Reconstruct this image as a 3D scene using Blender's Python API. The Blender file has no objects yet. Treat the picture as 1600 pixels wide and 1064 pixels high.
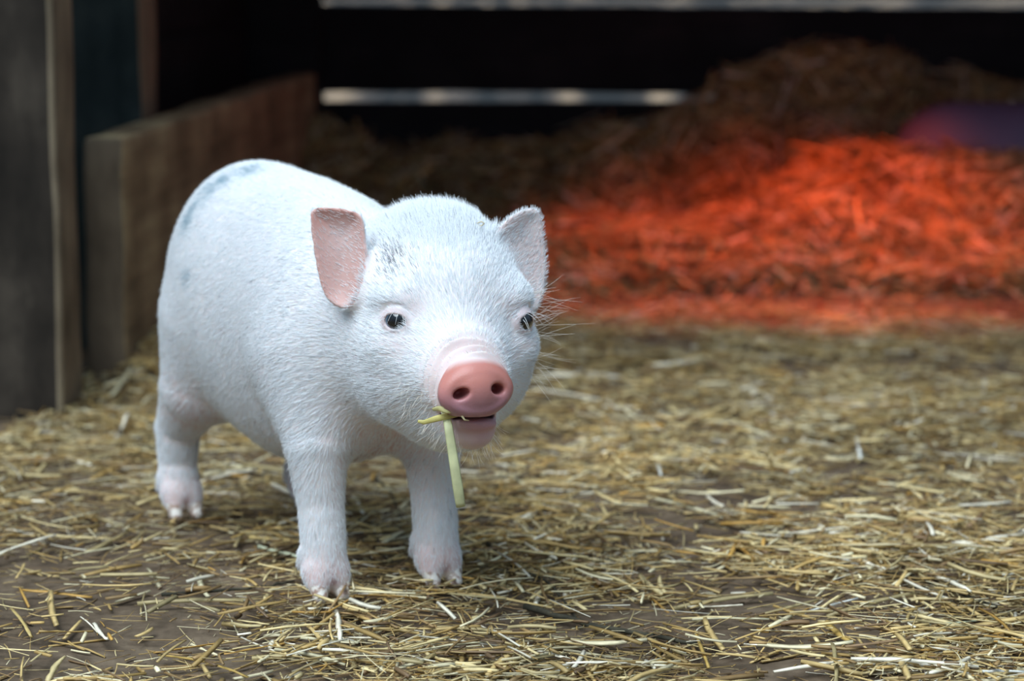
import bpy, math, random
import numpy as np
from mathutils import Vector, Matrix

# ------------------------------------------------------------------ camera, world, lights
SC = bpy.context.scene
COL = SC.collection
W, H = 1600, 1064
FPX = 3780.0
CAM_Z = 0.41
PITCH = math.atan(632 / FPX)
cam_d = bpy.data.cameras.new('camera')
cam = bpy.data.objects.new('camera', cam_d)
COL.objects.link(cam)
cam.location = (0, 0, CAM_Z)
cam.rotation_euler = (math.pi / 2 - PITCH, 0, 0)
cam_d.sensor_width = 36
cam_d.lens = 36 * FPX / W
cam_d.clip_start = 0.05
cam_d.clip_end = 200
cam_d.dof.use_dof = True
cam_d.dof.focus_distance = 1.395
cam_d.dof.aperture_fstop = 6.6
SC.camera = cam

SC.view_settings.view_transform = 'Standard'
SC.view_settings.look = 'None'
SC.view_settings.gamma = 1
SC.view_settings.exposure = 0.14
SC.view_settings.use_curve_mapping = False

world = bpy.data.worlds.new('sky')
SC.world = world
world.use_nodes = True
wn = world.node_tree.nodes
wl = world.node_tree.links
bg = wn['Background']
tc = wn.new('ShaderNodeTexCoord')
sep = wn.new('ShaderNodeSeparateXYZ')
rmp = wn.new('ShaderNodeValToRGB')
wl.new(tc.outputs['Generated'], sep.inputs[0])
wl.new(sep.outputs['Z'], rmp.inputs[0])
rmp.color_ramp.elements[0].position = 0.0
rmp.color_ramp.elements[0].color = (0.25, 0.30, 0.36, 1)
rmp.color_ramp.elements[1].position = 0.75
rmp.color_ramp.elements[1].color = (0.47, 0.73, 1.0, 1)
wl.new(rmp.outputs[0], bg.inputs[0])
bg.inputs[1].default_value = 0.66


def light(name, kind, loc, target, color, energy, **kw):
    d = bpy.data.lights.new(name, kind)
    o = bpy.data.objects.new(name, d)
    COL.objects.link(o)
    o.location = loc
    v = Vector(target) - Vector(loc)
    o.rotation_euler = v.to_track_quat('-Z', 'Y').to_euler()
    d.color = color
    d.energy = energy
    for k, x in kw.items():
        setattr(d, k, x)
    return o


# overcast daylight, and the red heat lamp hanging over the straw bed
light('daylight', 'SUN', (-1.1, 0.2, 3), (-0.1, 1.5, 0.1), (0.84, 0.93, 1.0), 3.6, angle=math.radians(50))
light('heat_lamp', 'SPOT', (0.34, 2.72, 0.50), (0.33, 2.81, 0), (1.0, 0.085, 0.008), 17.0,
      spot_size=math.radians(84), spot_blend=0.65, shadow_soft_size=0.045)
light('heat_lamp_spill', 'POINT', (0.42, 2.74, 0.60), (0.36, 2.9, 0), (1.0, 0.085, 0.008), 0.7, shadow_soft_size=0.06)

# ------------------------------------------------------------------ helpers
RNG = np.random.default_rng(7)
random.seed(7)
CP, SP = math.cos(PITCH), math.sin(PITCH)


def at(px, py, Y):
    """world point at distance Y that the photo shows at (px, py)"""
    dx = (px - W / 2) / FPX
    dy = -(py - H / 2) / FPX
    fy = CP + dy * SP
    fz = -SP + dy * CP
    return np.array([dx / fy * Y, Y, CAM_Z + fz / fy * Y])


def on_ground(px, py, z=0.0):
    p = at(px, py, 1.0)
    Y = (z - CAM_Z) / (p[2] - CAM_Z)
    return at(px, py, Y)


def mesh_from(name, verts, faces, smooth=True):
    """verts Nx3, faces list of arrays (MxK each)"""
    me = bpy.data.meshes.new(name)
    verts = np.asarray(verts, dtype=np.float32)
    me.vertices.add(len(verts))
    me.vertices.foreach_set('co', verts.ravel())
    loops, starts, n = [], [], 0
    for f in faces:
        f = np.asarray(f, dtype=np.int32)
        if len(f) == 0:
            continue
        k = f.shape[1]
        loops.append(f.ravel())
        starts.append(n + np.arange(len(f), dtype=np.int32) * k)
        n += f.size
    loops = np.concatenate(loops)
    starts = np.concatenate(starts)
    me.loops.add(len(loops))
    me.loops.foreach_set('vertex_index', loops)
    me.polygons.add(len(starts))
    me.polygons.foreach_set('loop_start', starts.astype(np.int32))
    me.update(calc_edges=True)
    me.validate()
    if smooth:
        me.polygons.foreach_set('use_smooth', np.ones(len(me.polygons), dtype=bool))
    return me


def link(name, me, mat=None, parent=None, **props):
    o = bpy.data.objects.new(name, me)
    COL.objects.link(o)
    if mat is not None:
        me.materials.append(mat)
    if parent is not None:
        o.parent = parent
    for k, v in props.items():
        o[k] = v
    return o


def point_color(me, name, cols):
    a = me.color_attributes.new(name, 'FLOAT_COLOR', 'POINT')
    c = np.ones((len(me.vertices), 4), dtype=np.float32)
    c[:, :3] = cols
    a.data.foreach_set('color', c.ravel())


def new_mat(name):
    m = bpy.data.materials.new(name)
    m.use_nodes = True
    nt = m.node_tree
    return m, nt, nt.nodes, nt.links, nt.nodes['Principled BSDF']


def sstep(a, b, x):
    t = np.clip((x - a) / (b - a), 0, 1)
    return t * t * (3 - 2 * t)


def vnoise(P, freq, seed=0):
    """smooth value noise, P Nx3 -> N in -1..1"""
    q = P * freq
    i = np.floor(q).astype(np.int64)
    f = q - i
    f = f * f * (3 - 2 * f)
    out = 0
    for dx in (0, 1):
        for dy in (0, 1):
            for dz in (0, 1):
                h = ((i[:, 0] + dx) * 374761393 + (i[:, 1] + dy) * 668265263 + (i[:, 2] + dz) * 2147483647 + seed * 974634777) & 0xFFFFFFFF
                h = ((h ^ (h >> 13)) * 1274126177) & 0xFFFFFFFF
                h = (h ^ (h >> 16)) / 4294967295.0 * 2 - 1
                w = (f[:, 0] if dx else 1 - f[:, 0]) * (f[:, 1] if dy else 1 - f[:, 1]) * (f[:, 2] if dz else 1 - f[:, 2])
                out = out + h * w
    return out


# ------------------------------------------------------------------ materials
def wood_mat(name, dark, mid, light_c, rough=0.85, scale=1.0, axis='X'):
    m, nt, N, L, b = new_mat(name)
    tcn = N.new('ShaderNodeTexCoord')
    mp = N.new('ShaderNodeMapping')
    s = {'X': (3, 40, 40), 'Y': (40, 3, 40), 'Z': (24, 24, 6)}[axis]
    mp.inputs['Scale'].default_value = [v * scale for v in s]
    n1 = N.new('ShaderNodeTexNoise'); n1.inputs['Scale'].default_value = 1.0
    n1.inputs['Detail'].default_value = 8; n1.inputs['Roughness'].default_value = 0.7
    n2 = N.new('ShaderNodeTexNoise'); n2.inputs['Scale'].default_value = 14 * scale
    n2.inputs['Detail'].default_value = 5
    mx = N.new('ShaderNodeMath'); mx.operation = 'MULTIPLY_ADD'; mx.inputs[1].default_value = 0.5
    mm = N.new('ShaderNodeMath'); mm.operation = 'MULTIPLY'; mm.inputs[1].default_value = 0.5
    cr = N.new('ShaderNodeValToRGB')
    e = cr.color_ramp.elements
    e[0].position = 0.33; e[0].color = (*dark, 1)
    e[1].position = 0.72; e[1].color = (*light_c, 1)
    k = e.new(0.52); k.color = (*mid, 1)
    L.new(tcn.outputs['Object'], mp.inputs[0]); L.new(mp.outputs[0], n1.inputs['Vector'])
    L.new(tcn.outputs['Object'], n2.inputs['Vector'])
    L.new(n1.outputs[0], mx.inputs[0]); L.new(n2.outputs[0], mm.inputs[0]); L.new(mm.outputs[0], mx.inputs[2])
    L.new(mx.outputs[0], cr.inputs[0]); L.new(cr.outputs[0], b.inputs['Base Color'])
    b.inputs['Roughness'].default_value = rough
    b.inputs['Specular IOR Level'].default_value = 0.25
    bp = N.new('ShaderNodeBump'); bp.inputs['Strength'].default_value = 0.5; bp.inputs['Distance'].default_value = 0.003
    L.new(mx.outputs[0], bp.inputs['Height']); L.new(bp.outputs[0], b.inputs['Normal'])
    return m


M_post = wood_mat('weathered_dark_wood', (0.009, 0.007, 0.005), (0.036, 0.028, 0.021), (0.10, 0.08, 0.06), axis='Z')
M_postside = wood_mat('lit_side_wood', (0.09, 0.068, 0.043), (0.27, 0.21, 0.14), (0.48, 0.39, 0.25), axis='Z')  # paler tone for the post sides, standing in for light on them
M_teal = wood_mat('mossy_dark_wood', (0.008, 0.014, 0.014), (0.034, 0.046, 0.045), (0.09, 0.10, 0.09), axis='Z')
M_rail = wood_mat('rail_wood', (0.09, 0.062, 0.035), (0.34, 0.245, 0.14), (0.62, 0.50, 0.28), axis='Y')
M_railend = wood_mat('rail_end_grain', (0.055, 0.04, 0.027), (0.17, 0.125, 0.085), (0.28, 0.21, 0.14), axis='Z')
M_black = wood_mat('near_black_boards', (0.004, 0.004, 0.005), (0.010, 0.010, 0.012), (0.022, 0.020, 0.022), axis='X')  # near-black boards for walls, corner post and roof

# soil
M_soil, nt, N, L, b = new_mat('trodden_soil')
tcn = N.new('ShaderNodeTexCoord')
n1 = N.new('ShaderNodeTexNoise'); n1.inputs['Scale'].default_value = 9; n1.inputs['Detail'].default_value = 10; n1.inputs['Roughness'].default_value = 0.65
n2 = N.new('ShaderNodeTexNoise'); n2.inputs['Scale'].default_value = 120; n2.inputs['Detail'].default_value = 6
cr = N.new('ShaderNodeValToRGB'); e = cr.color_ramp.elements
e[0].position = 0.34; e[0].color = (0.058, 0.038, 0.023, 1); e[1].position = 0.68; e[1].color = (0.23, 0.17, 0.11, 1)
k = e.new(0.5); k.color = (0.125, 0.088, 0.056, 1)
L.new(tcn.outputs['Object'], n1.inputs['Vector']); L.new(tcn.outputs['Object'], n2.inputs['Vector'])
mx = N.new('ShaderNodeMath'); mx.operation = 'MULTIPLY_ADD'; mx.inputs[1].default_value = 0.35
m2 = N.new('ShaderNodeMath'); m2.operation = 'MULTIPLY'; m2.inputs[1].default_value = 0.65
L.new(n2.outputs[0], mx.inputs[0]); L.new(n1.outputs[0], m2.inputs[0]); L.new(m2.outputs[0], mx.inputs[2])
L.new(mx.outputs[0], cr.inputs[0]); L.new(cr.outputs[0], b.inputs['Base Color'])
bp = N.new('ShaderNodeBump'); bp.inputs['Strength'].default_value = 0.8; bp.inputs['Distance'].default_value = 0.004
L.new(mx.outputs[0], bp.inputs['Height']); L.new(bp.outputs[0], b.inputs['Normal'])
b.inputs['Roughness'].default_value = 0.8; b.inputs['Specular IOR Level'].default_value = 0.3

# straw (colour held per stalk)
M_straw, nt, N, L, b = new_mat('straw')
a = N.new('ShaderNodeAttribute'); a.attribute_name = 'tint'
n1 = N.new('ShaderNodeTexNoise'); n1.inputs['Scale'].default_value = 90; n1.inputs['Detail'].default_value = 3
tcn = N.new('ShaderNodeTexCoord'); L.new(tcn.outputs['Object'], n1.inputs['Vector'])
hs = N.new('ShaderNodeHueSaturation')
mr = N.new('ShaderNodeMapRange'); mr.inputs[1].default_value = 0.3; mr.inputs[2].default_value = 0.7
mr.inputs[3].default_value = 0.75; mr.inputs[4].default_value = 1.15
L.new(n1.outputs[0], mr.inputs[0]); L.new(mr.outputs[0], hs.inputs['Value'])
L.new(a.outputs['Color'], hs.inputs['Color']); L.new(hs.outputs[0], b.inputs['Base Color'])
b.inputs['Roughness'].default_value = 0.5; b.inputs['Specular IOR Level'].default_value = 0.4

M_twig = wood_mat('dark_twig', (0.02, 0.018, 0.012), (0.05, 0.045, 0.03), (0.11, 0.095, 0.06), scale=5)

# ground beyond the barn, seen through the gaps of the back wall
M_yard, nt, N, L, b = new_mat('yard_ground')
tcn = N.new('ShaderNodeTexCoord')
mp = N.new('ShaderNodeMapping'); mp.inputs['Scale'].default_value = (9, 0.5, 1)
n1 = N.new('ShaderNodeTexNoise'); n1.inputs['Scale'].default_value = 1.0; n1.inputs['Detail'].default_value = 4
L.new(tcn.outputs['Object'], mp.inputs[0]); L.new(mp.outputs[0], n1.inputs['Vector'])
cr = N.new('ShaderNodeValToRGB'); e = cr.color_ramp.elements
e[0].position = 0.46; e[0].color = (0.006, 0.006, 0.005, 1); e[1].position = 0.64; e[1].color = (0.42, 0.28, 0.17, 1)
k = e.new(0.55); k.color = (0.09, 0.065, 0.05, 1)
L.new(n1.outputs[0], cr.inputs[0]); L.new(cr.outputs[0], b.inputs['Base Color'])
b.inputs['Roughness'].default_value = 0.9

# ------------------------------------------------------------------ ground and straw bed heights
def bed_height(x, y):
    P = np.stack([x, y, x * 0], 1)
    edge = 2.66 + 0.11 * vnoise(P, 6, 41)
    front = (0.118 + 0.02 * vnoise(P, 5, 42)) * sstep(edge, edge + 0.33, y) * sstep(0.16, 0.44, x)
    front = np.maximum(front, (0.036 + 0.012 * vnoise(P, 8, 43)) * sstep(edge, edge + 0.16, y) * sstep(-0.12, 0.08, x))
    prof = np.interp(x, [-0.3, -0.17, 0.04, 0.17, 0.26, 0.38, 0.5, 0.62, 0.8, 1.5], [0.10, 0.105, 0.12, 0.14, 0.20, 0.245, 0.235, 0.205, 0.18, 0.15])
    back = prof * sstep(3.0, 3.22, y)
    return np.maximum(front, back)


def ground_height(x, y):
    P = np.stack([x, y, np.zeros_like(x)], 1)
    g = 0.0035 * vnoise(P, 9, 3) + 0.0015 * vnoise(P, 30, 4) - 0.003
    b_ = bed_height(x, y)
    b_ = b_ + sstep(0.01, 0.06, b_) * (0.018 * vnoise(P, 11, 5) + 0.010 * vnoise(P, 25, 6))
    # litter banked up against the fence rail at the left
    bank = 0.035 * np.exp(-((x + 0.335 - (y - 2.2) * 0.08) / 0.045) ** 2) * sstep(2.06, 2.25, y)
    return g + np.maximum(b_, 0) + bank


nx, ny = 340, 330
gx = np.linspace(-1.3, 1.5, nx)
gy = np.linspace(0.7, 3.27, ny)
XX, YY = np.meshgrid(gx, gy)
ZZ = ground_height(XX.ravel(), YY.ravel())
V = np.stack([XX.ravel(), YY.ravel(), ZZ], 1)
ii = np.arange(nx * ny).reshape(ny, nx)
F4 = np.stack([ii[:-1, :-1], ii[:-1, 1:], ii[1:, 1:], ii[1:, :-1]], -1).reshape(-1, 4)
link('floor', mesh_from('floor', V, [F4]), M_soil, kind='structure')

yv = np.array([[-30, 3.34, -0.02], [30, 3.34, -0.02], [30, 60, -0.02], [-30, 60, -0.02]])
link('yard_ground', mesh_from('yard_ground', yv, [[[0, 1, 2, 3]]], False), M_yard, kind='structure')


# ------------------------------------------------------------------ boards and posts
def board(size, seed=0, seg=0.03, wob=0.002, bev=0.004):
    """a worn plank: subdivided box with softened edges and slightly uneven faces, centred on x,y, z from 0 up"""
    sx, sy, sz = size
    import bmesh
    bm = bmesh.new()
    bmesh.ops.create_cube(bm, size=1)
    for v in bm.verts:
        v.co = Vector((v.co.x * sx, v.co.y * sy, (v.co.z + 0.5) * sz))
    bmesh.ops.bevel(bm, geom=bm.edges[:], offset=bev, segments=2, profile=0.6, affect='EDGES')
    for ax, s in enumerate((sx, sy, sz)):
        n = int(min(40, max(1, s / seg)))
        for i in range(1, n):
            co = [0, 0, 0]; no = [0, 0, 0]
            lo = -s / 2 if ax < 2 else 0
            co[ax] = lo + s * i / n; no[ax] = 1
            bmesh.ops.bisect_plane(bm, geom=bm.verts[:] + bm.edges[:] + bm.faces[:], plane_co=co, plane_no=no)
    P = np.array([v.co[:] for v in bm.verts])
    d = np.stack([vnoise(P + 5 * seed, 16, seed + i) for i in range(3)], 1) * wob
    for v, dd in zip(bm.verts, d):
        v.co += Vector(dd)
    me = bpy.data.meshes.new('board')
    bm.to_mesh(me); bm.free()
    me.polygons.foreach_set('use_smooth', np.ones(len(me.polygons), dtype=bool))
    return me


def place_board(name, size, loc, mat, rz=0.0, rx=0.0, ry=0.0, seed=0, wob=0.002, bev=0.004, parent=None, **props):
    o = link(name, board(size, seed, wob=wob, bev=bev), mat, parent, **props)
    o.location = loc
    o.rotation_euler = (rx, ry, rz)
    return o


# near post: front face up to px 85, its right side px 85..127
pf = at(96, 500, 2.04)
post_w, post_d = 0.34, 0.095
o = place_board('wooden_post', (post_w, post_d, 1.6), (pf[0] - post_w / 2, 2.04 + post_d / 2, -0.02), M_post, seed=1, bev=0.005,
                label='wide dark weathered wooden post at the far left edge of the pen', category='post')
# lit right side, its brightness put into a paler wood colour
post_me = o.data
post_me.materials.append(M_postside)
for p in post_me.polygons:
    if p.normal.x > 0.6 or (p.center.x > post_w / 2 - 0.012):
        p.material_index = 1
# fence rail running back to the corner
rn = at(190, 215, 2.17)
rail_top = rn[2]
rail_bot = at(190, 604, 2.17)[2]
xr_n = rn[0]
xr_f = at(500, 110, 3.27)[0]
rl = 1.11
ang = math.atan2(-(xr_f - xr_n), rl)
rt = 0.036
o = place_board('fence_rail', (rt, math.hypot(rl, xr_f - xr_n), rail_top - rail_bot),
                ((xr_n + xr_f) / 2 - rt / 2, 2.17 + rl / 2, rail_bot), M_rail, rz=ang, seed=2, bev=0.006, wob=0.0035,
                label='broad brown rail set on edge, running back from the left post', category='fence rail')
o.data.materials.append(M_railend)
for p in o.data.polygons:
    if p.normal.y < -0.6:
        p.material_index = 1
# second post behind the rail
p2 = at(222, 200, 2.42)
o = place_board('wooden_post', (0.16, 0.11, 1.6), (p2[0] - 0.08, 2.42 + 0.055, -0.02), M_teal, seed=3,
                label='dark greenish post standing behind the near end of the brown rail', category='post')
o.data.materials.append(M_postside)  # lit edge of this post painted as a paler right face
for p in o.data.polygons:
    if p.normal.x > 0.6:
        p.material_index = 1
# left wall boards behind the posts
lw = bpy.data.objects.new('wall_left', None); COL.objects.link(lw); lw['kind'] = 'structure'
zz = 0.0
k = 0
while zz < 1.5:
    hgt = 0.148
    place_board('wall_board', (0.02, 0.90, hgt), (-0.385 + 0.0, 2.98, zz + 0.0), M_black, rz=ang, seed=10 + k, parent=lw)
    zz += 0.149 if k != 4 else 0.149
    k += 1
# back wall: horizontal boards with open gaps
bw = bpy.data.objects.new('wall_back', None); COL.objects.link(bw); bw['kind'] = 'structure'
YB = 3.29
def zat(py): return at(800, py, YB)[2]
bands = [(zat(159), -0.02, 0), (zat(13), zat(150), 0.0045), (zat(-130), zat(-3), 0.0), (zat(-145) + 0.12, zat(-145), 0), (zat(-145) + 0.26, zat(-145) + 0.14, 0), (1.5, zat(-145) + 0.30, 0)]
for i, (zt, zb, tilt) in enumerate(bands):
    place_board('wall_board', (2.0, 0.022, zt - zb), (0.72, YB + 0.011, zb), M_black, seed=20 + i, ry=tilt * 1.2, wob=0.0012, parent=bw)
place_board('corner_post', (0.10, 0.05, 1.5), (xr_f - 0.046, YB - 0.03, -0.01), M_black, seed=33, parent=bw)
# right wall (out of frame) and unseen roof, added to darken the back of the pen
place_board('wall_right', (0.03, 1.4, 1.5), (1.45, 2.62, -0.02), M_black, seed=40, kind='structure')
place_board('shade_roof', (3.4, 1.62, 0.03), (0.25, 2.66, 1.20), M_black, seed=41, kind='structure')


# ------------------------------------------------------------------ straw
def straw_mesh(C0, D, Up, length, width, thick, bend, kink, nseg=3):
    """many flat stalks at once. C0 centre, D direction, Up facing normal; arrays of N"""
    n = len(C0)
    S = np.cross(D, Up)
    S /= np.linalg.norm(S, axis=1, keepdims=True) + 1e-9
    U = np.cross(S, D)
    ts = np.linspace(-1, 1, nseg + 1)
    rings = []
    for i, t in enumerate(ts):
        c = C0 + D * (length * 0.5 * t)[:, None] + S * (bend * (t * t - 0.33))[:, None] + U * (kink * (1 - t * t))[:, None]
        w = width * (1 - 0.18 * abs(t))
        hw = S * (w * 0.5)[:, None]
        ht = U * (thick * 0.5)[:, None]
        rings.append(np.stack([c - hw, c + ht, c + hw, c - ht], 1))
    V = np.stack(rings, 1)  # n, seg+1, 4, 3
    m = (nseg + 1) * 4
    base = (np.arange(n) * m)[:, None]
    f = []
    for i in range(nseg):
        for j in range(4):
            a_, b_ = i * 4 + j, i * 4 + (j + 1) % 4
            f.append([a_, a_ + 4, b_ + 4, b_])
    f.append([0, 1, 2, 3]); e_ = nseg * 4
    f.append([e_ + 3, e_ + 2, e_ + 1, e_])
    f = np.array(f)
    Fq = (base[:, :, None] + f[None]).reshape(-1, 4)
    return V.reshape(-1, 3), Fq, m


PAL = np.array([(0.42, 0.29, 0.11), (0.56, 0.42, 0.19), (0.66, 0.55, 0.30), (0.72, 0.66, 0.46), (0.30, 0.20, 0.09), (0.20, 0.13, 0.07),
                (0.80, 0.77, 0.66), (0.50, 0.30, 0.08), (0.36, 0.30, 0.16)])
PAL = PAL * np.array([1.08, 1.02, 0.92])
PW = np.array([0.17, 0.18, 0.16, 0.12, 0.13, 0.11, 0.05, 0.03, 0.05]); PW /= PW.sum()


def straw_stuff(name, X, Y, lift, tilt, lmin, lmax, wmin, wmax, label, cat, seed, dark=1.0):
    r = np.random.default_rng(seed)
    n = len(X)
    e = 0.004
    Z = ground_height(X, Y)
    nxg = -(ground_height(X + e, Y) - Z) / e
    nyg = -(ground_height(X, Y + e) - Z) / e
    Nn = np.stack([nxg, nyg, np.ones(n)], 1)
    Nn /= np.linalg.norm(Nn, axis=1, keepdims=True)
    th = r.normal(0.15, 1.15, n)
    D = np.stack([np.cos(th), np.sin(th), r.normal(0, 1, n) * tilt], 1)
    D -= Nn * (D * Nn).sum(1)[:, None] * 0.85
    D /= np.linalg.norm(D, axis=1, keepdims=True)
    Up = Nn + r.normal(0, 0.5, (n, 3))
    L_ = lmin + (lmax - lmin) * r.random(n) ** 2.2
    Wd = wmin + (wmax - wmin) * r.random(n) ** 2.0
    z_off = np.abs(D[:, 2] - 0) * L_ * 0.35 * (Nn[:, 2] > 0.97) + lift * r.random(n)
    C0 = np.stack([X, Y, Z + z_off], 1)
    V, Fq, m = straw_mesh(C0, D, Up, L_, Wd, Wd * 0.35 + 0.0002, r.normal(0, 0.022, n) * L_, r.normal(0, 0.015, n) * L_)
    ci = r.choice(len(PAL), n, p=PW)
    c = PAL[ci] * ((0.75 + 0.5 * r.random(n)) * (1 + 0.35 * vnoise(np.stack([X, Y, X * 0], 1), 14, 55)))[:, None] * dark
    me = mesh_from(name, V, [Fq], False)
    point_color(me, 'tint', np.repeat(c, m, 0))
    return link(name, me, M_straw, kind='stuff', label=label, category=cat)


def scatter_floor(n, seed, dens):
    r = np.random.default_rng(seed)
    Y = 1.05 + (2.95 - 1.05) * r.random(n * 3) ** 0.9
    X = (r.random(n * 3) * 2 - 1) * (0.235 * Y + 0.12)
    keep = r.random(n * 3) < dens(X, Y)
    return X[keep][:n], Y[keep][:n]


def dens(X, Y):
    P = np.stack([X, Y, X * 0], 1)
    d = 0.55 + 0.55 * vnoise(P, 7, 11) + 0.35 * vnoise(P, 19, 12)
    left = sstep(-0.02, -0.22, X) * sstep(1.75, 1.45, Y)
    fence = (X > -0.40 + (Y - 2.2) * 0.1)
    under = np.exp(-((X + 0.13) / 0.11) ** 2 - ((Y - 1.60) / 0.12) ** 2)
    return np.clip(d * (1 - 0.78 * left) * (1 - 0.5 * under), 0.06, 1) * fence


X, Y = scatter_floor(30000, 21, dens)
straw_stuff('chopped_straw', X, Y, 0.012, 0.28, 0.008, 0.050, 0.0007, 0.0042,
            'golden chopped straw strewn thickly over the pen floor around the piglet', 'straw', 31)
X, Y = scatter_floor(42000, 22, dens)
straw_stuff('straw_chaff', X, Y, 0.006, 0.25, 0.003, 0.034, 0.0004, 0.0014,
            'fine broken straw chaff and dust covering the trodden soil', 'straw chaff', 32)
r = np.random.default_rng(5)
n = 26000
X = -0.28 + 1.25 * r.random(n); Y = 2.62 + 0.60 * r.random(n)
hh = bed_height(X, Y)
kp = (hh > 0.008) | (Y > 2.8)
X, Y = X[kp], Y[kp]
straw_stuff('straw_heap', X, Y, 0.030, 0.9, 0.018, 0.085, 0.0016, 0.0055,
            'deep straw bedding heaped against the dark back wall under red lamp light', 'straw heap', 33, dark=0.85)

# individual stalks: the ones that show largest near the lens
M_stalk = M_straw
protos = []
r = np.random.default_rng(12)


def stalk_mesh(length, width, col, bend=0.04, kink=0.03, nseg=6, seed=0):
    rr = np.random.default_rng(seed)
    V, Fq, m = straw_mesh(np.zeros((1, 3)), np.array([[1.0, 0, 0]]), np.array([[0, 0, 1.0]]), np.array([length]), np.array([width]),
                          np.array([width * 0.4]), np.array([bend * length]), np.array([kink * length]), nseg)
    V = V + rr.normal(0, 1, V.shape) * width * 0.06
    me = mesh_from('straw_stalk', V, [Fq], False)
    point_color(me, 'tint', np.tile(np.array(col), (len(V), 1)))
    me.materials.append(M_straw)
    return me


def put_stalk(me, loc, ang_z, tilt, roll, label, group=None, name='straw_stalk', cat='straw stalk'):
    o = bpy.data.objects.new(name, me)
    COL.objects.link(o)
    o.location = loc
    o.rotation_euler = (roll, tilt, ang_z)
    o['label'] = label
    o['category'] = cat
    if group:
        o['group'] = group
    return o


# stalks read off the photo: ends in pixels, width in mm, colour, label
WHT = (0.84, 0.83, 0.74); PALE = (0.74, 0.66, 0.42); GOLD = (0.66, 0.48, 0.18); OCH = (0.55, 0.36, 0.10); BRN = (0.30, 0.20, 0.10); GRN = (0.60, 0.62, 0.42)
named = [
    ((1338, 672), (1346, 716), 4.0, WHT, 'short bright white straw stub standing out on the right middle of the floor'),
    ((1288, 858), (1342, 874), 3.6, WHT, 'short white split stalk at the right, left of a golden upright sprig'),
    ((1082, 955), (1202, 955), 3.0, PALE, 'long pale stalk lying level at the lower right centre'),
    ((1345, 850), (1250, 948), 2.0, PALE, 'thin slanting straw crossing the lower right floor'),
    ((1400, 972), (1572, 955), 3.4, GRN, 'long grey-green stalk near the right bottom edge'),
    ((1535, 1040), (1600, 1036), 3.2, WHT, 'white stalk end at the bottom right corner'),
    ((1250, 945), (1340, 925), 2.4, WHT, 'narrow white stalk left of the long grey-green one'),
    ((1022, 700), (1035, 750), 3.6, WHT, 'pale upright stalk leaning over the straw, centre right'),
    ((780, 785), (930, 780), 4.4, GOLD, 'thick golden stalk lying level right of the front foot'),
    ((770, 725), (850, 768), 4.6, PALE, 'thick pale stalk slanting down right of the chin'),
    ((830, 692), (930, 700), 4.0, GOLD, 'arched golden stalk beside the piglet chin'),
    ((875, 575), (970, 583), 5.0, WHT, 'pale greyish stalk lying level behind the cheek'),
    ((390, 832), (470, 835), 6.0, GOLD, 'broad golden stalk touching the near front leg'),
    ((405, 848), (470, 862), 4.8, GRN, 'greenish white split stalk just below the broad golden one'),
    ((340, 840), (470, 790), 2.4, OCH, 'thin ochre stalk rising towards the near front leg'),
    ((20, 945), (50, 990), 4.4, GOLD, 'golden stub at the far left bottom edge'),
    ((60, 925), (130, 910), 3.0, BRN, 'brown stalk lying flat at the left bottom'),
    ((100, 862), (178, 846), 2.8, PALE, 'pale slim stalk on bare soil below the hind foot'),
    ((250, 1010), (390, 1048), 2.2, OCH, 'long thin stalk at the bottom left centre'),
    ((430, 1010), (540, 1035), 2.6, PALE, 'slender pale stalk near the bottom, left of centre'),
    ((470, 992), (560, 996), 4.0, PALE, 'pale stalk lying level below the near front hoof'),
    ((640, 1010), (760, 990), 3.0, PALE, 'pale stalk at the bottom centre slanting up right'),
    ((750, 1008), (860, 992), 2.8, WHT, 'whitish stalk at bottom centre right of the slanting pale one'),
    ((310, 895), (322, 930), 3.8, PALE, 'short upright pale chip left of the near front hoof'),
    ((1075, 945), (1120, 1064), 2.6, OCH, 'curved ochre stalk reaching down out of the bottom edge'),
    ((1550, 860), (1540, 900), 3.4, GOLD, 'upright golden chip near the right edge'),
    ((1290, 960), (1330, 1000), 4.6, OCH, 'broad ochre leaf blade at the lower right'),
    ((1000, 770), (1140, 800), 4.0, PALE, 'long pale stalk in the middle of the straw field'),
    ((1060, 655), (1160, 645), 4.5, GOLD, 'gold stalk on the rear part of the straw field'),
    ((1410, 590), (1440, 640), 4.5, PALE, 'pale leaning stalk in front of the orange bedding'),
    ((1545, 575), (1530, 625), 5.0, WHT, 'whitish upright stalk at right in front of the orange bedding'),
    ((1380, 715), (1445, 712), 5.0, PALE, 'thick pale stalk lying level right of the white stub'),
    ((1200, 640), (1240, 662), 7.0, WHT, 'broad white husk on the straw behind the white stub'),
    ((850, 1040), (905, 1020), 3.0, WHT, 'small white stalk at the bottom edge right of centre'),
    ((640, 860), (600, 905), 2.2, BRN, 'thin brown stalk on the soil between the front feet'),
    ((155, 640), (225, 590), 5.5, PALE, 'slanting pale straw leaning at the foot of the brown rail'),
    ((160, 700), (300, 690), 3.4, PALE, 'pale stalk lying behind the hind foot'),
    ((300, 800), (245, 830), 2.6, PALE, 'pale sliver under the toes of the hind foot'),
    ((330, 715), (400, 725), 6.0, PALE, 'whitish husk under the belly'),
]
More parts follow.
